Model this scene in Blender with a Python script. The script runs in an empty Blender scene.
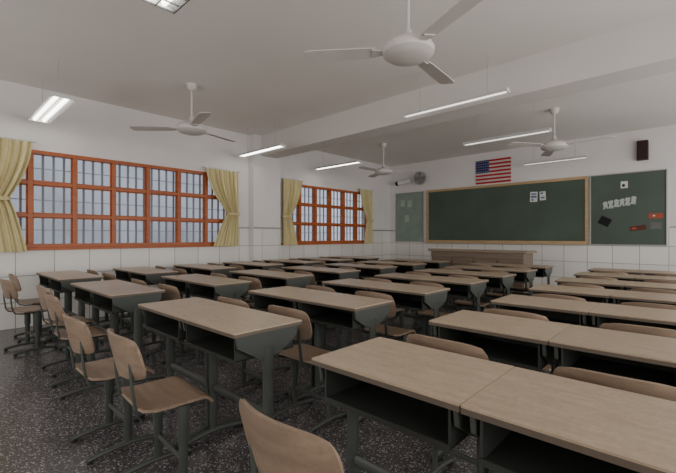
import bpy, bmesh, math, random
from mathutils import Vector, Matrix
random.seed(7)
scene = bpy.context.scene
COL = scene.collection

# ---------------------------------------------------------------- materials
def new_mat(name):
    m = bpy.data.materials.new(name); m.use_nodes = True
    nt = m.node_tree
    return m, nt, nt.nodes["Principled BSDF"]
def flat(name, col, rough=0.6, metal=0.0, bump=0.0, var=0.08, scale=6.0, spec=0.3):
    m, nt, b = new_mat(name)
    b.inputs["Roughness"].default_value = rough
    b.inputs["Metallic"].default_value = metal
    b.inputs["Specular IOR Level"].default_value = spec
    tc = nt.nodes.new("ShaderNodeTexCoord")
    n = nt.nodes.new("ShaderNodeTexNoise"); n.inputs["Scale"].default_value = scale
    n.inputs["Detail"].default_value = 4
    nt.links.new(tc.outputs["Object"], n.inputs["Vector"])
    r = nt.nodes.new("ShaderNodeValToRGB")
    r.color_ramp.elements[0].position = 0.3; r.color_ramp.elements[1].position = 0.7
    r.color_ramp.elements[0].color = (*[c*(1-var) for c in col], 1)
    r.color_ramp.elements[1].color = (*[min(1, c*(1+var)) for c in col], 1)
    nt.links.new(n.outputs["Fac"], r.inputs["Fac"])
    nt.links.new(r.outputs["Color"], b.inputs["Base Color"])
    if bump:
        bp = nt.nodes.new("ShaderNodeBump"); bp.inputs["Strength"].default_value = bump
        bp.inputs["Distance"].default_value = 0.01
        nt.links.new(n.outputs["Fac"], bp.inputs["Height"])
        nt.links.new(bp.outputs["Normal"], b.inputs["Normal"])
    return m
def wood(name, c1, c2, scale=(2, 30, 30), rough=0.5, wear=0.0):
    m, nt, b = new_mat(name)
    b.inputs["Roughness"].default_value = rough
    b.inputs["Specular IOR Level"].default_value = 0.4
    tc = nt.nodes.new("ShaderNodeTexCoord"); mp = nt.nodes.new("ShaderNodeMapping")
    mp.inputs["Scale"].default_value = scale
    oi = nt.nodes.new("ShaderNodeObjectInfo")
    va = nt.nodes.new("ShaderNodeVectorMath"); va.operation = 'ADD'
    n = nt.nodes.new("ShaderNodeTexNoise"); n.inputs["Scale"].default_value = 1.0
    n.inputs["Detail"].default_value = 6; n.inputs["Roughness"].default_value = 0.65
    nt.links.new(tc.outputs["Object"], va.inputs[0]); nt.links.new(oi.outputs["Random"], va.inputs[1])
    nt.links.new(va.outputs[0], mp.inputs["Vector"]); nt.links.new(mp.outputs["Vector"], n.inputs["Vector"])
    r = nt.nodes.new("ShaderNodeValToRGB")
    r.color_ramp.elements[0].position = 0.32; r.color_ramp.elements[1].position = 0.68
    r.color_ramp.elements[0].color = (*c1, 1); r.color_ramp.elements[1].color = (*c2, 1)
    nt.links.new(n.outputs["Fac"], r.inputs["Fac"])
    hs = nt.nodes.new("ShaderNodeHueSaturation")
    mr = nt.nodes.new("ShaderNodeMapRange"); mr.inputs["To Min"].default_value = 0.92; mr.inputs["To Max"].default_value = 1.06
    nt.links.new(oi.outputs["Random"], mr.inputs["Value"]); nt.links.new(mr.outputs["Result"], hs.inputs["Value"])
    col = r.outputs["Color"]
    if wear:
        n2 = nt.nodes.new("ShaderNodeTexNoise"); n2.inputs["Scale"].default_value = 55; n2.inputs["Detail"].default_value = 8; n2.inputs["Roughness"].default_value = .75
        nt.links.new(va.outputs[0], n2.inputs["Vector"])
        r2 = nt.nodes.new("ShaderNodeMapRange"); r2.inputs["From Min"].default_value = .35; r2.inputs["From Max"].default_value = .65
        r2.inputs["To Min"].default_value = 1-wear; r2.inputs["To Max"].default_value = 1+wear*.6
        nt.links.new(n2.outputs["Fac"], r2.inputs["Value"])
        vm = nt.nodes.new("ShaderNodeVectorMath"); vm.operation = 'SCALE'
        nt.links.new(col, vm.inputs[0]); nt.links.new(r2.outputs["Result"], vm.inputs["Scale"]); col = vm.outputs[0]
    nt.links.new(col, hs.inputs["Color"]); nt.links.new(hs.outputs["Color"], b.inputs["Base Color"])
    return m
def emit(name, col, s):
    m, nt, b = new_mat(name)
    b.inputs["Base Color"].default_value = (*col, 1)
    b.inputs["Emission Color"].default_value = (*col, 1)
    b.inputs["Emission Strength"].default_value = s
    return m
def wall_mat(name, axis, h=1.36):
    m, nt, b = new_mat(name)
    L = nt.links
    g = nt.nodes.new("ShaderNodeNewGeometry"); s = nt.nodes.new("ShaderNodeSeparateXYZ")
    L.new(g.outputs["Position"], s.inputs[0])
    c = nt.nodes.new("ShaderNodeCombineXYZ")
    L.new(s.outputs[axis], c.inputs["X"]); L.new(s.outputs["Z"], c.inputs["Y"])
    br = nt.nodes.new("ShaderNodeTexBrick"); br.offset = 0.0; br.squash = 1.0
    br.inputs["Scale"].default_value = 1.0
    br.inputs["Brick Width"].default_value = 0.42; br.inputs["Row Height"].default_value = 0.34
    br.inputs["Mortar Size"].default_value = 0.005; br.inputs["Mortar Smooth"].default_value = 0.1
    br.inputs["Color1"].default_value = (0.76, 0.75, 0.72, 1); br.inputs["Color2"].default_value = (0.70, 0.69, 0.66, 1)
    br.inputs["Mortar"].default_value = (0.28, 0.27, 0.25, 1)
    L.new(c.outputs[0], br.inputs["Vector"])
    n = nt.nodes.new("ShaderNodeTexNoise"); n.inputs["Scale"].default_value = 1.3; n.inputs["Detail"].default_value = 5
    L.new(g.outputs["Position"], n.inputs["Vector"])
    r = nt.nodes.new("ShaderNodeValToRGB")
    r.color_ramp.elements[0].position = 0.3; r.color_ramp.elements[1].position = 0.7
    r.color_ramp.elements[0].color = (0.68, 0.66, 0.655, 1); r.color_ramp.elements[1].color = (0.73, 0.71, 0.705, 1)
    L.new(n.outputs["Fac"], r.inputs["Fac"])
    gt = nt.nodes.new("ShaderNodeMath"); gt.operation = 'GREATER_THAN'; gt.inputs[1].default_value = h
    L.new(s.outputs["Z"], gt.inputs[0])
    mx = nt.nodes.new("ShaderNodeMix"); mx.data_type = 'RGBA'
    L.new(gt.outputs[0], mx.inputs["Factor"]); L.new(br.outputs["Color"], mx.inputs["A"]); L.new(r.outputs["Color"], mx.inputs["B"])
    L.new(mx.outputs["Result"], b.inputs["Base Color"])
    mr = nt.nodes.new("ShaderNodeMapRange"); mr.inputs["To Min"].default_value = 0.3; mr.inputs["To Max"].default_value = 0.85
    L.new(gt.outputs[0], mr.inputs["Value"]); L.new(mr.outputs["Result"], b.inputs["Roughness"])
    return m
def terrazzo():
    m, nt, b = new_mat("terrazzo_floor"); L = nt.links
    g = nt.nodes.new("ShaderNodeNewGeometry")
    v = nt.nodes.new("ShaderNodeTexVoronoi"); v.inputs["Scale"].default_value = 105
    L.new(g.outputs["Position"], v.inputs["Vector"])
    s = nt.nodes.new("ShaderNodeSeparateColor"); L.new(v.outputs["Color"], s.inputs[0])
    r = nt.nodes.new("ShaderNodeValToRGB"); cr = r.color_ramp; cr.interpolation = 'CONSTANT'
    cr.elements[0].position = 0; cr.elements[0].color = (0.04, 0.037, 0.039, 1)
    cr.elements[1].position = 0.32; cr.elements[1].color = (0.09, 0.083, 0.087, 1)
    e = cr.elements.new(0.62); e.color = (0.17, 0.16, 0.165, 1)
    e = cr.elements.new(0.83); e.color = (0.37, 0.35, 0.352, 1)
    L.new(s.outputs[0], r.inputs["Fac"])
    lt = nt.nodes.new("ShaderNodeMath"); lt.operation = 'LESS_THAN'; lt.inputs[1].default_value = 0.5
    L.new(v.outputs["Distance"], lt.inputs[0])
    mx = nt.nodes.new("ShaderNodeMix"); mx.data_type = 'RGBA'; mx.inputs["A"].default_value = (0.08, 0.075, 0.078, 1)
    L.new(lt.outputs[0], mx.inputs["Factor"]); L.new(r.outputs["Color"], mx.inputs["B"])
    L.new(mx.outputs["Result"], b.inputs["Base Color"])
    b.inputs["Roughness"].default_value = 0.24
    return m
def flag_mat(x0, x1, z0, z1):
    m, nt, b = new_mat("flag_cloth"); L = nt.links
    g = nt.nodes.new("ShaderNodeNewGeometry"); s = nt.nodes.new("ShaderNodeSeparateXYZ"); L.new(g.outputs["Position"], s.inputs[0])
    def rng(o, a, bb):
        q = nt.nodes.new("ShaderNodeMapRange"); q.inputs["From Min"].default_value = a; q.inputs["From Max"].default_value = bb
        L.new(o, q.inputs["Value"]); return q.outputs["Result"]
    u = rng(s.outputs["X"], x0, x1); v = rng(s.outputs["Z"], z1, z0)
    def mth(op, a, bv=None):
        q = nt.nodes.new("ShaderNodeMath"); q.operation = op
        for i, t in enumerate((a, bv)):
            if t is None: continue
            if isinstance(t, (int, float)): q.inputs[i].default_value = t
            else: L.new(t, q.inputs[i])
        return q.outputs[0]
    st = mth('MODULO', mth('FLOOR', mth('MULTIPLY', v, 12.999)), 2.0)
    mx = nt.nodes.new("ShaderNodeMix"); mx.data_type = 'RGBA'
    mx.inputs["A"].default_value = (0.42, 0.004, 0.012, 1); mx.inputs["B"].default_value = (0.55, 0.50, 0.50, 1)
    L.new(st, mx.inputs["Factor"])
    can = mth('MULTIPLY', mth('LESS_THAN', u, 0.4), mth('LESS_THAN', v, 0.5385))
    cu = mth('MULTIPLY', u, 6/0.4); cv = mth('MULTIPLY', v, 5/0.5385)
    du = mth('SUBTRACT', mth('FRACT', cu), 0.5); dv = mth('SUBTRACT', mth('FRACT', cv), 0.5)
    d = mth('SQRT', mth('ADD', mth('MULTIPLY', du, du), mth('MULTIPLY', dv, dv)))
    star = mth('LESS_THAN', d, 0.2)
    m3 = nt.nodes.new("ShaderNodeMix"); m3.data_type = 'RGBA'
    m3.inputs["A"].default_value = (0.006, 0.01, 0.10, 1); m3.inputs["B"].default_value = (0.5, 0.5, 0.55, 1)
    L.new(star, m3.inputs["Factor"])
    m2 = nt.nodes.new("ShaderNodeMix"); m2.data_type = 'RGBA'
    L.new(can, m2.inputs["Factor"]); L.new(mx.outputs["Result"], m2.inputs["A"]); L.new(m3.outputs["Result"], m2.inputs["B"])
    L.new(m2.outputs["Result"], b.inputs["Base Color"]); b.inputs["Roughness"].default_value = 0.9
    return m

M_WALLY = wall_mat("wall_paint_tile_side", "Y")
M_WALLX = wall_mat("wall_paint_tile_front", "X")
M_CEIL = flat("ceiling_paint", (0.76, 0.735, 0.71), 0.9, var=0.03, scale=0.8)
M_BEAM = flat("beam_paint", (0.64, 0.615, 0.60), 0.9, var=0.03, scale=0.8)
M_FLOOR = terrazzo()
M_TOP = wood("desktop_laminate", (0.355, 0.275, 0.195), (0.445, 0.352, 0.257), (8, 34, 34), 0.34, wear=.12)
M_EDGE = flat("desk_edge_band", (0.11, 0.088, 0.068), 0.5)
M_STEEL = flat("painted_steel", (0.062, 0.070, 0.064), 0.4, var=0.1)
M_BIN = flat("bin_plastic", (0.032, 0.036, 0.033), 0.6, var=0.1)
M_PLY = wood("chair_plywood", (0.20, 0.142, 0.098), (0.285, 0.206, 0.148), (4, 30, 30), 0.4, wear=.08)
M_RUB = flat("rubber", (0.02, 0.02, 0.02), 0.7)
M_FAN = flat("fan_enamel", (0.60, 0.57, 0.55), 0.4, var=0.03)
M_BLADE = flat("fan_blade_paint", (0.56, 0.53, 0.51), 0.5, var=0.05)
M_WHITE = flat("lamp_housing_paint", (0.6, 0.6, 0.58), 0.5, var=0.02)
M_TUBE = emit("lamp_diffuser", (1.0, 0.97, 0.92), 8.0)
M_WIRE = flat("wire", (0.35, 0.35, 0.35), 0.6)
M_ORANGE = wood("window_wood_orange", (0.31, 0.078, 0.02), (0.44, 0.118, 0.034), (3, 3, 20), 0.4)
M_BAR = flat("grille_steel", (0.26, 0.28, 0.32), 0.5)
M_CURT = flat("curtain_cloth", (0.62, 0.55, 0.31), 0.95, var=0.05, scale=5)
M_BOARD = flat("chalkboard_green", (0.068, 0.098, 0.074), 0.5, var=0.14, scale=1.5)
M_BOARD2 = flat("notice_board_green", (0.08, 0.108, 0.09), 0.7, var=0.1, scale=1.5)
M_BOARD3 = flat("pale_green_board", (0.23, 0.30, 0.25), 0.8, var=0.1, scale=4)
M_FRAME = wood("board_frame_wood", (0.38, 0.255, 0.13), (0.5, 0.35, 0.19), (3, 3, 20), 0.5)
M_GREY = flat("aluminium", (0.35, 0.35, 0.34), 0.4, 0.3)
M_POD = wood("podium_wood", (0.145, 0.108, 0.078), (0.205, 0.155, 0.115), (2, 20, 30), 0.5)
M_PODT = wood("podium_top_wood", (0.23, 0.18, 0.13), (0.30, 0.24, 0.178), (2, 20, 30), 0.4)
M_PAPER = flat("white_paper", (0.66, 0.66, 0.65), 0.9, var=0.04)
M_BLACK = flat("black_card", (0.012, 0.012, 0.014), 0.8)
M_RED = flat("orange_red_card", (0.36, 0.085, 0.05), 0.8)
M_SPK = flat("speaker_wood", (0.05, 0.02, 0.02), 0.5)
M_BLUE = flat("blue_print", (0.10, 0.16, 0.3), 0.8)
M_LOUV = flat("louvre_metal", (0.12, 0.12, 0.12), 0.5)

# ---------------------------------------------------------------- mesh helpers
class MB:
    def __init__(s): s.bm = bmesh.new()
    def box(s, lo, hi, mi=0, rot=None, piv=None):
        lo = Vector(lo); hi = Vector(hi); c = (lo+hi)/2; d = hi-lo
        r = bmesh.ops.create_cube(s.bm, size=1.0, matrix=Matrix.Translation(c) @ Matrix.Diagonal((*d, 1)))
        if rot is not None:
            bmesh.ops.rotate(s.bm, verts=r['verts'], cent=piv or c, matrix=rot)
        for f in {f for v in r['verts'] for f in v.link_faces}: f.material_index = mi
        return r['verts']
    def cyl(s, p0, p1, r0, r1=None, seg=12, mi=0):
        p0 = Vector(p0); p1 = Vector(p1); r1 = r0 if r1 is None else r1
        d = p1-p0; q = d.to_track_quat('Z', 'Y').to_matrix().to_4x4()
        r = bmesh.ops.create_cone(s.bm, cap_ends=True, segments=seg, radius1=r0, radius2=r1, depth=d.length,
                                  matrix=Matrix.Translation((p0+p1)/2) @ q)
        for f in {f for v in r['verts'] for f in v.link_faces}: f.material_index = mi
    def tube(s, pts, rx, ry=None, seg=8, side=Vector((1, 0, 0)), mi=0):
        ry = rx if ry is None else ry; pts = [Vector(p) for p in pts]; rings = []
        for i, p in enumerate(pts):
            t = (pts[min(i+1, len(pts)-1)]-pts[max(i-1, 0)]).normalized()
            a = (side - t*side.dot(t)).normalized(); b = t.cross(a)
            rings.append([s.bm.verts.new(p + a*rx*math.cos(2*math.pi*k/seg) + b*ry*math.sin(2*math.pi*k/seg)) for k in range(seg)])
        for i in range(len(rings)-1):
            for k in range(seg):
                f = s.bm.faces.new((rings[i][k], rings[i][(k+1) % seg], rings[i+1][(k+1) % seg], rings[i+1][k])); f.material_index = mi
        s.bm.faces.new(rings[0][::-1]).material_index = mi; s.bm.faces.new(rings[-1]).material_index = mi
    def lathe(s, prof, c=(0, 0, 0), seg=28, mi=0):
        c = Vector(c); rings = []
        for r, z in prof:
            if r < 1e-5: rings.append([s.bm.verts.new(c+Vector((0, 0, z)))])
            else: rings.append([s.bm.verts.new(c+Vector((r*math.cos(2*math.pi*k/seg), r*math.sin(2*math.pi*k/seg), z))) for k in range(seg)])
        for a, b in zip(rings[:-1], rings[1:]):
            for k in range(seg):
                k2 = (k+1) % seg
                vs = []
                for v in (a[k % len(a)], a[k2 % len(a)], b[k2 % len(b)], b[k % len(b)]):
                    if v not in vs: vs.append(v)
                if len(vs) > 2: s.bm.faces.new(vs).material_index = mi
    def plate(s, outline, z0, z1, mi=0, fn=None):
        fn = fn or (lambda v: v)
        b = [s.bm.verts.new(fn(Vector((x, y, z0)))) for x, y in outline]; t = [s.bm.verts.new(fn(Vector((x, y, z1)))) for x, y in outline]
        n = len(outline)
        s.bm.faces.new(b[::-1]).material_index = mi; s.bm.faces.new(t).material_index = mi
        for i in range(n): s.bm.faces.new((b[i], b[(i+1) % n], t[(i+1) % n], t[i])).material_index = mi
    def sheet(s, nu, nv, fn, thick, mi=0):
        P = [[Vector(fn(i/nu, j/nv)) for j in range(nv+1)] for i in range(nu+1)]
        def nrm(i, j):
            a = P[min(i+1, nu)][j]-P[max(i-1, 0)][j]; b = P[i][min(j+1, nv)]-P[i][max(j-1, 0)]
            return a.cross(b).normalized()
        A = [[s.bm.verts.new(P[i][j]+nrm(i, j)*thick/2) for j in range(nv+1)] for i in range(nu+1)]
        B = [[s.bm.verts.new(P[i][j]-nrm(i, j)*thick/2) for j in range(nv+1)] for i in range(nu+1)]
        F = s.bm.faces.new
        for i in range(nu):
            for j in range(nv):
                F((A[i][j], A[i+1][j], A[i+1][j+1], A[i][j+1])); F((B[i][j+1], B[i+1][j+1], B[i+1][j], B[i][j]))
        for i in range(nu):
            F((A[i][0], B[i][0], B[i+1][0], A[i+1][0])); F((A[i+1][nv], B[i+1][nv], B[i][nv], A[i][nv]))
        for j in range(nv):
            F((A[0][j+1], B[0][j+1], B[0][j], A[0][j])); F((A[nu][j], B[nu][j], B[nu][j+1], A[nu][j+1]))
    def done(s, name, mats, parent=None, bevel=0, smooth=False, seg=2, loc=None):
        bmesh.ops.recalc_face_normals(s.bm, faces=s.bm.faces)
        me = bpy.data.meshes.new(name); s.bm.to_mesh(me); s.bm.free()
        for m in (mats if isinstance(mats, (list, tuple)) else [mats]): me.materials.append(m)
        if smooth:
            for p in me.polygons: p.use_smooth = True
            try: me.set_sharp_from_angle(angle=math.radians(40))
            except Exception: pass
        o = bpy.data.objects.new(name, me); COL.objects.link(o)
        if parent: o.parent = parent
        if loc: o.location = loc
        if bevel:
            md = o.modifiers.new("bevel", 'BEVEL'); md.width = bevel; md.segments = seg; md.limit_method = 'ANGLE'; md.angle_limit = math.radians(50)
        return o
def empty(name, label, cat, loc=(0, 0, 0), group=None):
    o = bpy.data.objects.new(name, None); o.empty_display_size = 0.1; o.location = loc
    COL.objects.link(o); tag(o, label, cat, group); return o
def tag(o, label, cat, group=None):
    o["label"] = label; o["category"] = cat
    if group: o["group"] = group
def clone(root, loc, rz=0, label=None):
    def cp(o, par):
        n = o.copy(); COL.objects.link(n)
        if par: n.parent = par
        for c in o.children: cp(c, n)
        return n
    n = cp(root, None); n.location = loc; n.rotation_euler = (0, 0, rz)
    if label: n["label"] = label
    return n
def struct(o): o["kind"] = "structure"; return o
def rrect(w, d, r, n=4, cx=0, cy=0):
    out = []
    for sx, sy, a0 in ((1, 1, 0), (-1, 1, 90), (-1, -1, 180), (1, -1, 270)):
        for i in range(n+1):
            a = math.radians(a0+90*i/n)
            out.append((cx+sx*(w/2-r)+r*math.cos(a)*1, cy+sy*(d/2-r)+r*math.sin(a)))
    return out

# ---------------------------------------------------------------- room
XL, XR, YF, YB, H = -6.53, 2.6, 9.2, -2.4, 3.2
W1 = (0.49, 4.02); W2 = (5.28, 8.2); WZ = (1.05, 2.36)
b = MB(); b.box((XL-0.3, YB-0.3, -0.15), (XR+0.3, YF+0.3, 0)); struct(b.done("floor", M_FLOOR))
b = MB(); b.box((XL-0.3, YB-0.3, H), (XR+0.3, YF+0.3, H+0.15)); struct(b.done("ceiling", M_CEIL))
b = MB()
T = XL-0.22
b.box((T, YB, 0), (XL, YF, WZ[0])); b.box((T, YB, WZ[1]), (XL, YF, H))
b.box((T, YB, WZ[0]), (XL, W1[0], WZ[1])); b.box((T, W1[1], WZ[0]), (XL, W2[0], WZ[1])); b.box((T, W2[1], WZ[0]), (XL, YF, WZ[1]))
struct(b.done("wall_left", M_WALLY))
b = MB(); b.box((T, YF, 0), (XR+0.2, YF+0.2, H)); struct(b.done("wall_front", M_WALLX))
b = MB(); b.box((XR, YB, 0), (XR+0.2, YF, H)); struct(b.done("wall_right", M_WALLY))
b = MB(); b.box((T, YB-0.2, 0), (XR+0.2, YB, H)); struct(b.done("wall_back", M_WALLX))
b = MB(); b.box((XL, 4.42, 0), (XL+0.16, 5.08, H)); struct(b.done("trim_1", M_WALLY))            # pillar
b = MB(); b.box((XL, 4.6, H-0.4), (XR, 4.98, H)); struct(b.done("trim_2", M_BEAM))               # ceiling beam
b = MB(); b.box((XL, YB, 1.355), (XL+0.012, W1[0]-.1, 1.385)); b.box((XL, W1[1]+.06, 1.355), (XL+0.012, 4.42, 1.385)); b.box((XL, W2[1]+.06, 1.355), (XL+0.012, YF, 1.385))
b.box((XL+.16, 4.42, 1.355), (XL+0.172, 5.08, 1.385))
struct(b.done("trim_3", M_GREY))
b = MB(); b.box((XL+.012, YF-0.012, 1.355), (-6.36, YF, 1.385)); b.box((-0.4, YF-0.012, 1.355), (XR, YF, 1.385)); struct(b.done("trim_4", M_GREY))

# outside: gallery wall seen through the windows
b = MB(); b.box((-10.2, YB-2, -0.15), (T-.01, YF+2, -0.1)); struct(b.done("trim_5", flat("outdoor_paving", (0.4, 0.4, 0.4))))
b = MB(); b.box((-10.2, YB-4, -0.1), (-10.0, YF+12, 3.6)); struct(b.done("wall_outside", flat("outside_render", (0.46, 0.49, 0.54), 0.9, var=.2, scale=0.7)))

def window(n, y0, y1, cols):
    b = MB(); z0, z1 = WZ; X0, X1 = XL-0.10, XL+0.02; fw = 0.05
    b.box((X0, y0, z0), (X1, y1, z0+fw)); b.box((X0, y0, z1-fw), (X1, y1, z1))
    b.box((X0, y0, z0), (X1, y0+fw, z1)); b.box((X0, y1-fw, z0), (X1, y1, z1))
    b.box((XL-.02, y0-.04, z0-.035), (XL+.05, y1+.04, z0))
    dy = (y1-y0)/cols; dz = (z1-z0)/3
    for i in range(1, cols):
        y = y0+i*dy; b.box((X0+.01, y-.028, z0+.01), (X1-.01, y+.028, z1-.01))
    for j in (1, 2): b.box((X0+.02, y0+.01, z0+j*dz-.025), (X1-.02, y1-.01, z0+j*dz+.025))
    for i in range(cols):
        for j in range(3):
            a, c = y0+i*dy+.028, y0+(i+1)*dy-.028; e, f = z0+j*dz+.025, z0+(j+1)*dz-.025
            s = 0.014
            for q in (((a, e), (c, e+s)), ((a, f-s), (c, f)), ((a, e), (a+s, f)), ((c-s, e), (c, f))):
                b.box((XL-.055, q[0][0], q[0][1]), (XL-.03, q[1][0], q[1][1]))
    o = struct(b.done("window_%d" % n, M_ORANGE, bevel=0.003))
    g = MB(); k = int((y1-y0)/0.118)
    for i in range(k):
        y = y0+.06+i*(y1-y0-.1)/(k-1); g.box((XL-.20, y-.014, z0), (XL-.18, y+.014, z1))
    for z in (z0+dz*.55, z0+1.5*dz, z0+2.5*dz): g.box((XL-.18, y0, z-.006), (XL-.172, y1, z+.006))
    q = g.done("window_grille", M_BAR, parent=o)
window(1, *W1, 7); window(2, *W2, 6)

# ---------------------------------------------------------------- curtains
def curtain(ya, yb, outer, z0, z1, ztie, label, wt=0.16, wb=0.4):
    W = yb-ya; r = empty("curtain", label, "curtain", (XL+0.1, (ya+yb)/2, z1), "tied window curtains")
    fold = 7 if W > .55 else 5
    def fn(u, v):
        z = z1+(z0-z1)*v; t = (z1-z)/(z1-ztie)
        if t < 1: w = W+(wt-W)*(t**1.8)
        else:
            q = (ztie-z)/(ztie-z0); w = wt+(wb*W-wt)*min(1, q**0.7)
        if outer < 0: y = -W/2+u*w
        else: y = W/2-(1-u)*w
        x = 0.034*math.sin(u*fold*2*math.pi+0.6*v)*(0.75+.25*math.sin(5*v))+0.010*math.sin(u*fold*4.7*math.pi+1)
        return (x, y, z-z1)
    b = MB(); b.sheet(fold*12, 30, fn, 0.006); b.done("curtain_cloth", M_CURT, parent=r, smooth=True)
    b = MB(); w = wt+.015; yc = -W/2+wt/2 if outer < 0 else W/2-wt/2
    b.plate(rrect(0.10, w+.02, .035, cx=0, cy=yc), ztie-z1-.025, ztie-z1+.025); b.done("tie_back", flat("tie_cloth", (0.52, 0.45, 0.24), .9), parent=r, bevel=.005)
    b = MB(); b.cyl((0, -W/2-.04, .01), (0, W/2+.04, .01), .012); b.box((-.1, -.02, 0), (0.005, .02, .03)); b.done("curtain_rail", M_WHITE, parent=r)
curtain(0.34, 1.0, -1, 1.0, 2.44, 1.68, "cream yellow curtain tied back beside the wide window", .42, .92)
curtain(3.46, 4.12, 1, 1.02, 2.42, 1.62, "cream yellow curtain tied back next to the pillar", .22, .8)
curtain(5.2, 5.74, -1, 1.02, 2.42, 1.62, "narrow cream curtain tied back beside the second window", .2, .75)
curtain(7.72, 8.24, 1, 1.02, 2.42, 1.62, "cream curtain tied back near the front corner", .2, .7)

# ---------------------------------------------------------------- school desk
DW, DD, DH = 0.583, 0.42, 0.75
def make_desk():
    r = empty("school_desk", "beige laminate school desk on grey steel legs", "desk", group="classroom desks in rows")
    b = MB(); b.plate(rrect(DW, DD, .006), DH-.006, DH); b.plate(rrect(DW+.0005, DD+.002, .006), DH-.022, DH-.006, mi=1)
    b.done("desktop", [M_TOP, M_EDGE], r)
    b = MB(); w = .25; y0, y1 = -.18, .18; z0, z1 = .60, .727
    b.box((-w, y0, z0), (w, y1, z0+.008)); b.box((-w, y0, z0), (-w+.008, y1, z1)); b.box((w-.008, y0, z0), (w, y1, z1)); b.box((-w, y1-.008, z0), (w, y1, z1))
    b.box((-w, y0-.005, z0-.004), (w, y0+.005, z0+.014))
    b.box((-w, y0, z1-.004), (w, y1, z1))
    b.done("book_bin", M_BIN, r)
    for sx in (-1, 1):
        x = sx*.268; b = MB()
        pl = [(-.19, .727), (.19, .727), (.18, .67), (.065, .60), (-.065, .60), (-.18, .67)]
        b.plate(pl, -.007, .007, fn=lambda v, x=x: Vector((x+v.z, v.x, v.y)))
        b.tube([(x, 0, .65), (x, 0, .30)], .016, .032, seg=12)
        b.tube([(x, 0, .34), (x, 0, .045)], .013, .025, seg=12)
        b.tube([(x, -.21, .018), (x, -.17, .028), (x, -.05, .044), (x, .05, .044), (x, .17, .028), (x, .21, .018)], .017, .017, seg=8)
        for yy in (-.195, .195): b.cyl((x, yy, 0), (x, yy, .02), .019, seg=10, mi=1)
        b.done("leg", [M_STEEL, M_RUB], r, smooth=True)
    b = MB(); b.tube([(-.262, 0, .30), (.262, 0, .30)], .013, .024, seg=10, side=Vector((0, 1, 0))); b.done("crossbar", M_STEEL, r, smooth=True)
    return r
def make_chair():
    r = empty("school_chair", "plywood school chair with grey steel frame", "chair", group="classroom chairs in rows")
    def seat(u, v):
        x = (u-.5)*.37; y = (v-.5)*.34
        k = abs(u-.5)*2
        x *= 1-.07*max(0, (v-.8)/.2)**2-.05*max(0, (.15-v)/.15)**2
        z = .435-.012*math.cos(math.pi*(u-.5))*math.cos(math.pi*(v-.55)) - .04*max(0, (v-.82)/.18)**2 + .012*max(0, (.2-v)/.2)
        return (x, y*(1-.06*k**6), z)
    b = MB(); b.sheet(14, 16, seat, .013); b.done("seat", M_PLY, r, smooth=True)
    def back(u, v):
        k = abs(u-.5)*2; z = .570+.20*v
        hw = .192*(1-.12*abs(2*v-1)**4)
        x = (2*u-1)*hw; y = -.22+.05*k*k-.045*(v-.5)
        z = .67+(z-.67)*(1-.10*k*k-.10*k**6)
        return (x, y, z)
    b = MB(); b.sheet(22, 12, back, .012); b.done("backrest", M_PLY, r, smooth=True)
    for sx in (-1, 1):
        x = sx*.16; b = MB()
        b.tube([(x, .02, .418), (x, .02, .25)], .014, .028, seg=10); b.tube([(x, .02, .28), (x, .02, .045)], .011, .022, seg=10)
        b.tube([(x, -.18, .018), (x, -.14, .026), (x, -.03, .038), (x, .07, .038), (x, .15, .026), (x, .19, .018)], .014, .014, seg=8)
        for yy in (-.165, .175): b.cyl((x, yy, 0), (x, yy, .02), .016, seg=10, mi=1)
        b.done("leg", [M_STEEL, M_RUB], r, smooth=True)
        b = MB(); x = sx*.115
        b.tube([(x, .13, .408), (x, -.10, .408), (x, -.155, .42), (x, -.175, .45), (x, -.188, .54), (x, -.20, .71)], .013, .007, seg=8)
        b.done("back_support", M_STEEL, r, smooth=True)
    b = MB(); b.tube([(-.155, .02, .40), (.155, .02, .40)], .012, .018, seg=8, side=Vector((0, 1, 0))); b.done("seat_crossbar", M_STEEL, r, smooth=True)
    b = MB(); b.tube([(-.155, .02, .16), (.155, .02, .16)], .009, .014, seg=8, side=Vector((0, 1, 0))); b.done("crossbar", M_STEEL, r, smooth=True)
    return r
desk0 = make_desk(); chair0 = make_chair()
first = True
columns = [(-1.055, -0.012), (-2.74, -0.012), (-4.46, -0.01), (-6.09, -0.008)]
for ci, (x0, dr) in enumerate(columns):
    for k in range(7):
        for s in (0, 1):
            yd = 0.985+k*.87+(random.uniform(-.004, .004) if s else 0)+DD/2
            xd = x0+dr*k+DW/2+s*(DW+.002); rz = 0
            off = -.145 if k else -.165
            cy = yd-DD/2+off+random.uniform(-.01, .04); cx = xd+random.uniform(-.035, .035); cr = random.uniform(-.06, .06)
            if ci == 0 and k == 0 and s == 0: cx, cy, cr = -.76, .80, .0
            if ci == 1 and k == 0: cx, cy, cr = xd+(-.07, -.055)[s], (.775, .82)[s], (.0, -.05)[s]
            if ci == 2 and k == 0: cx, cy, cr = xd+(-.04, -.02)[s], (.93, .88)[s], (.04, -.03)[s]
            if ci == 3 and k == 0: cx, cy, cr = xd+(0, .02)[s], (.93, .79)[s], (-.03, .12)[s]
            if first:
                desk0.location = (xd, yd, 0); chair0.location = (cx, cy, 0); chair0.rotation_euler = (0, 0, cr); first = False
            else:
                clone(desk0, (xd, yd, 0), rz); clone(chair0, (cx, cy, 0), cr)

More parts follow.
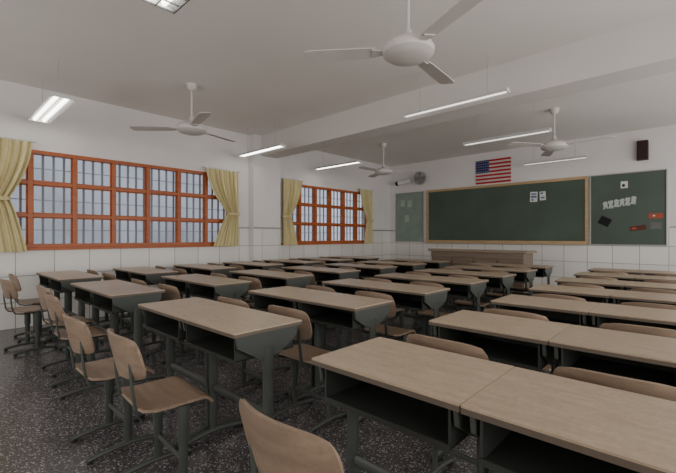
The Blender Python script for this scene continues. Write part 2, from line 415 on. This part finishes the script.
# ---------------------------------------------------------------- ceiling fans
def make_fan(loc, rz, drop=.6):
    r = empty("ceiling_fan", "off-white three-blade ceiling fan on a down rod", "ceiling fan", (loc[0], loc[1], H), "ceiling fans")
    b = MB(); b.lathe([(0, 0), (.07, 0), (.068, -.03), (.05, -.07), (.018, -.09), (0, -.09)]); b.done("canopy", M_FAN, r, smooth=True)
    b = MB(); b.cyl((0, 0, -.05), (0, 0, -drop+.06), .012); b.done("down_rod", M_FAN, r, smooth=True)
    b = MB(); z = -drop
    b.lathe([(0, z+.15), (.025, z+.15), (.04, z+.10), (.055, z+.085), (.07, z+.075), (.13, z+.062), (.175, z+.04), (.195, z+.005), (.19, z-.03), (.16, z-.052), (.12, z-.064), (.06, z-.074), (0, z-.078)], seg=40)
    b.done("motor_housing", M_FAN, r, smooth=True)
    for i in range(3):
        a = rz+i*2*math.pi/3; R = Matrix.Rotation(a, 4, 'Z') @ Matrix.Translation((0, 0, z-.01)) @ Matrix.Rotation(math.radians(9), 4, 'X')
        b = MB(); b.plate([(.12, -.028), (.20, -.03), (.27, -.045), (.27, .045), (.20, .03), (.12, .028)], -.004, .004, fn=lambda v: R @ v)
        out = [(.24, -.055), (.30, -.066), (.60, -.076), (.76, -.074), (.785, -.05), (.79, 0), (.785, .05), (.76, .068), (.60, .068), (.30, .06), (.24, .054)]
        b.plate(out, .004, .011, fn=lambda v: R @ v)
        b.done("fan_blade", M_BLADE, r)
make_fan((-1.61, 2.5), math.radians(216))
make_fan((-4.9, 2.43), math.radians(225), .58)
make_fan((-5.0, 6.8), math.radians(30))
make_fan((-1.68, 6.78), math.radians(235), .58)

# ---------------------------------------------------------------- suspended lamps
M_TUBE_DIM = emit("lamp_diffuser_dim", (1.0, 0.96, 0.90), 1.5)
def lamp(x0, x1, y, z=2.7, w=.26, lab="suspended fluorescent lamp with white reflector housing, lit", tm=None, louvre=False):
    cx = (x0+x1)/2; L = x1-x0
    r = empty("hanging_lamp", lab, "ceiling light", (cx, y, z), "suspended classroom lamps")
    b = MB()
    b.box((-L/2, -w*.2, .03), (L/2, w*.2, .045))
    for s in (-1, 1):
        vs = [(s*w*.19, .042), (s*w/2, .006), (s*w/2, -.004), (s*w*.19, .03)]
        b.plate(vs, -L/2, L/2, fn=lambda v: Vector((v.z, v.x, v.y)))
    for e in (-1, 1): b.box((e*L/2-.005, -w/2, -.004), (e*L/2+.005, w/2, .03))
    b.done("lamp_housing", M_WHITE, r)
    for s in (-1, 1):
        b = MB(); b.cyl((-L/2+.02, s*w*.2, .014), (L/2-.02, s*w*.2, .014), .018 if w > .2 else .013, seg=12); b.done("fluorescent_tube", tm or M_TUBE, r)
    if louvre:
        b = MB()
        b.box((-L/2, -.003, -.016), (L/2, .003, -.006))
        for s in (-1, 1): b.box((-L/2, s*w/2-.005, -.018), (L/2, s*w/2+.005, -.004))
        for i in range(13):
            x = -L/2+.005+i*(L-.01)/12; b.box((x-.003, -w/2, -.016), (x+.003, w/2, -.006))
        b.done("louvre", M_LOUV, r)
    for i, s in enumerate((-1, 1)):
        b = MB(); b.cyl((s*L*.33, 0, .04), (s*L*.33, 0, H-z), .0022, seg=6); b.done("suspension_wire", M_WIRE, r)
lamp(-2.72, -1.46, 4.15, w=.09, tm=M_TUBE_DIM); lamp(-2.84, -1.56, 6.1, w=.10, tm=M_TUBE_DIM); lamp(-2.75, -1.6, 8.75, 2.72, .10, tm=M_TUBE_DIM)
lamp(-6.3, -5.08, 4.1, w=.14); lamp(-6.3, -5.04, 6.05, w=.12)
lamp(-6.3, -5.04, 1.05, w=.24, lab="suspended brightly lit twin tube lamp beside the curtain")
lamp(-2.62, -1.44, 1.05, 2.73, w=.24, lab="suspended lit lamp with metal louvre grid", louvre=True)

# ---------------------------------------------------------------- boards on the front wall
def board(name, label, cat, x0, x1, z0, z1, mat, fmat, fw, parts=True):
    r = empty(name, label, cat, ((x0+x1)/2, YF, z0)); w = (x1-x0)/2; h = z1-z0
    b = MB(); b.box((-w+fw*.6, -.025, fw*.6), (w-fw*.6, 0, h-fw*.6)); b.done("board_surface", mat, r)
    b = MB(); b.box((-w, -.04, 0), (w, 0, fw)); b.box((-w, -.04, h-fw), (w, 0, h)); b.box((-w, -.04, fw), (-w+fw, 0, h-fw)); b.box((w-fw, -.04, fw), (w, 0, h-fw))
    b.done("board_frame", fmat, r, bevel=.003)
    return r
r = board("chalkboard", "wide green chalkboard in a light wooden frame", "chalkboard", -5.33, -1.66, 1.05, 2.42, M_BOARD, M_FRAME, .055)
b = MB(); b.box((-1.82, -.11, -.012), (1.82, -.0, .006)); b.box((-1.82, -.115, -.012), (1.82, -.105, .02)); b.done("chalk_tray", M_FRAME, r)
board("notice_board", "dark green notice board with thin grey frame holding paper cutouts", "notice board", -1.63, -.44, 1.03, 2.42, M_BOARD2, M_GREY, .018)
board("notice_board", "pale green notice board in the corner next to the chalkboard", "notice board", -6.32, -5.42, 1.06, 2.41, M_BOARD3, M_GREY, .018)

def paper(name, label, cat, x, z, w, h, mat, ang=0, outline=None, y=YF-.0275, extra=None):
    b = MB(); R = Matrix.Rotation(ang, 4, 'Y')
    o = outline or [(-w/2, -h/2), (w/2, -h/2), (w/2, h/2), (-w/2, h/2)]
    b.plate(o, -.0015, .0015, fn=lambda v: R @ Vector((v.x, v.z, v.y)))
    mats = [mat]
    if extra:
        em, rects = extra; mats.append(em)
        for (ax, az, bx, bz) in rects:
            b.plate([(ax*w, az*h), (bx*w, az*h), (bx*w, bz*h), (ax*w, bz*h)], .0015, .003, mi=1, fn=lambda v: R @ Vector((v.x, -v.z, v.y)))
    ob = b.done(name, mats, loc=(x, y, z)); tag(ob, label, cat); return ob
paper("paper_sheet", "printed sheet with dark pictures stuck on the chalkboard", "paper", -2.68, 2.07, .15, .22, M_PAPER, .04, extra=(M_BLUE, [(-.4, -.1, .4, .1), (-.35, .2, .35, .35), (-.3, -.4, 0, -.2)]))
paper("paper_sheet", "white printed sheet stuck on the chalkboard", "paper", -2.50, 2.08, .12, .19, M_PAPER, -.05, extra=(M_BLUE, [(-.35, .2, .1, .4), (-.3, -.3, .3, -.1)]))
paper("paper_picture", "small white picture pinned near the notice board top", "paper", -1.07, 2.19, .11, .13, M_PAPER, 0, extra=(M_BLACK, [(-.3, -.3, .1, .1)]))
paper("black_card", "square black card pinned at a tilt on the notice board", "card", -1.38, 1.5, .19, .16, M_BLACK, .5)
paper("red_card", "orange red paper strip with pale drawing on the notice board", "paper", -.60, 1.58, .21, .09, M_RED, .02, extra=(M_PAPER, [(-.2, -.1, -.05, .15)]))
paper("dark_strip", "dark red paper strip with faint orange corner on the notice board", "paper", -.86, 1.36, .24, .09, flat("dark_red_paper", (.11, .035, .028), .8), -.12, extra=(M_RED, [(-.4, -.2, -.1, .2)]))
paper("grey_card", "grey paper picture low on the notice board", "paper", -.60, 1.40, .16, .12, flat("grey_card", (.14, .145, .14), .8), .03)
figs = [
 [(-.05, -.06), (-.01, -.05), (.0, -.02), (.03, -.06), (.05, -.05), (.04, .0), (.05, .04), (.02, .06), (-.03, .05), (-.05, .03), (-.035, -.01)],
 [(-.05, -.055), (.045, -.06), (.05, -.02), (.02, -.01), (.05, .02), (.04, .06), (-.045, .055), (-.05, .02), (-.03, .0)],
 [(-.05, -.05), (.05, -.055), (.045, .0), (.05, .05), (.0, .065), (-.045, .05), (-.035, .0)],
]
M_CUT = flat("pale_cutout_paper", (0.44, 0.48, 0.47), 0.9, var=0.4, scale=45)
for i in range(6):
    x = -1.37+i*.088; z = 1.81+i*.014
    o = [(a*.84, c*1.3) for a, c in figs[i % 3]]
    ob = paper("paper_cutout", "pale paper-cut figure pinned in a row on the notice board", "paper cutout", x, z, .1, .16, M_CUT, -.1+.04*i, outline=o); ob["group"] = "row of paper cutouts"
M_NOTE = flat("pale_green_note", (0.36, 0.42, 0.37), 0.9)
for px_, pz_ in ((-6.08, 2.12), (-5.86, 2.1), (-5.95, 1.7)):
    ob = paper("notice_sheet", "faded pale notice pinned on the pale green board", "paper", px_, pz_, .14, .18, M_NOTE); ob["group"] = "notices on the corner board"

# flag
fx0, fx1, fz0, fz1 = -4.0, -3.17, 2.46, 3.02
b = MB(); b.sheet(30, 6, lambda u, v: (fx0+(fx1-fx0)*u, YF-.009+.004*math.sin(u*14), fz0+(fz1-fz0)*v), .004)
o = b.done("flag", flag_mat(fx0, fx1, fz0, fz1), smooth=True); tag(o, "United States stars and stripes flag hung flat on wall", "flag")
# speaker
r = empty("wall_speaker", "dark red wooden box speaker high on the wall", "speaker", (-.79, YF, 2.62))
b = MB(); b.box((-.085, -.10, 0), (.085, 0, .36)); b.done("speaker_box", M_SPK, r, bevel=.008)
b = MB(); b.box((-.07, -.108, .02), (.07, -.10, .34)); b.done("speaker_grille", flat("speaker_cloth", (.035, .02, .018), .9, bump=.3, scale=80), r)
# wall fan
r = empty("wall_fan", "round grey caged wall fan beside the pale board", "fan", (-5.42, YF, 2.74))
b = MB(); b.box((-.04, -.10, -.06), (.04, 0, .06)); b.cyl((0, -.1, 0), (0, -.2, 0), .06, seg=20); b.done("motor", M_GREY, r)
b = MB()
for rr, yy in ((.17, -.24), (.17, -.2), (.12, -.26), (.07, -.27), (.12, -.18)):
    pts = [(rr*math.cos(a), yy, rr*math.sin(a)) for a in [2*math.pi*i/28 for i in range(29)]]
    b.tube(pts, .008, side=Vector((0, 1, 0)), seg=6)
for i in range(24):
    a = 2*math.pi*i/24; c, s = math.cos(a), math.sin(a)
    b.tube([(.03*c, -.275, .03*s), (.12*c, -.262, .12*s), (.17*c, -.24, .17*s), (.17*c, -.2, .17*s), (.06*c, -.17, .06*s)], .0025, seg=4, side=Vector((-s, 0, c)))
b.done("fan_cage", M_GREY, r)
b = MB()
for i in range(4):
    R = Matrix.Rotation(i*math.pi/2, 4, 'Y')
    b.plate([(.02, -.02), (.14, -.07), (.155, .02), (.12, .06), (.02, .02)], -.003, .003, fn=lambda v: R @ (Vector((v.x, -.222+v.y*.25+v.z, v.y))))
b.cyl((0, -.25, 0), (0, -.2, 0), .035, seg=16)
b.done("fan_blade", flat("blade_grey", (.22, .23, .24), .4), r)
# security camera
r = empty("security_camera", "small white security camera with dark lens on bracket", "camera", (-5.95, YF, 2.72))
b = MB(); b.box((-.03, -.03, -.05), (.03, 0, .05)); b.tube([(0, -.02, 0), (0, -.1, .0), (0, -.14, -.03)], .012); b.done("bracket", M_GREY, r)
b = MB(); b.cyl((-.17, -.18, -.05), (.19, -.18, -.02), .055, seg=16); b.done("camera_body", flat("camera_plastic", (.75, .75, .74), .4), r)
b = MB(); b.cyl((-.24, -.18, -.056), (-.169, -.18, -.05), .06, seg=16); b.done("lens", M_BLACK, r)

# ---------------------------------------------------------------- teacher console
r = empty("teacher_desk", "long brown wooden teacher console with overhanging top", "desk", (-3.19, 7.5, 0))
b = MB(); b.box((-.97, -.30, .90), (.97, .30, .935)); b.done("desktop", M_PODT, r, bevel=.006)
b = MB(); b.box((-.91, -.25, .06), (.91, .27, .90)); b.box((-.88, -.22, 0), (.88, .25, .06)); b.box((-.91, -.27, .79), (.91, -.25, .90)); b.done("cabinet_body", M_POD, r, bevel=.003)
for i in range(4):
    x = -.9+i*.45; b = MB(); b.box((x+.01, -.268, .1), (x+.44, -.251, .78)); b.box((x+.06, -.274, .15), (x+.39, -.268, .73)); b.done("door_panel", M_POD, r, bevel=.003)
b = MB(); b.box((-.97, -.30, .935), (.97, -.28, .955)); b.done("top_lip", M_PODT, r)

# ---------------------------------------------------------------- light
w = bpy.data.worlds.new("World"); scene.world = w; w.use_nodes = True
bg = w.node_tree.nodes["Background"]; bg.inputs[0].default_value = (0.90, 0.93, 1.0, 1); bg.inputs[1].default_value = 1.8
def area(loc, rot, sx, sy, e, col):
    l = bpy.data.lights.new("area", 'AREA'); l.shape = 'RECTANGLE'; l.size = sx; l.size_y = sy; l.energy = e; l.color = col
    o = bpy.data.objects.new("daylight_fill", l); o.location = loc; o.rotation_euler = rot; COL.objects.link(o)
area((2.5, 3.6, 1.5), (0, math.radians(90), 0), 1.7, 9.5, 265, (1.0, .96, .915))  # added soft fill inside the solid right wall, for assumed unseen windows
area((-3.0, -2.3, 1.5), (math.radians(90), 0, math.radians(0)), 6, 1.8, 80, (1.0, .95, .91))  # added soft fill behind the camera; the back wall has no window

cam = bpy.data.cameras.new("Camera"); cam.lens = 389/676*36; cam.sensor_width = 36; cam.clip_start = .02
co = bpy.data.objects.new("Camera", cam); co.location = (0, 0, 1.2); co.rotation_euler = (math.radians(90), 0, math.radians(43)); COL.objects.link(co)
scene.camera = co
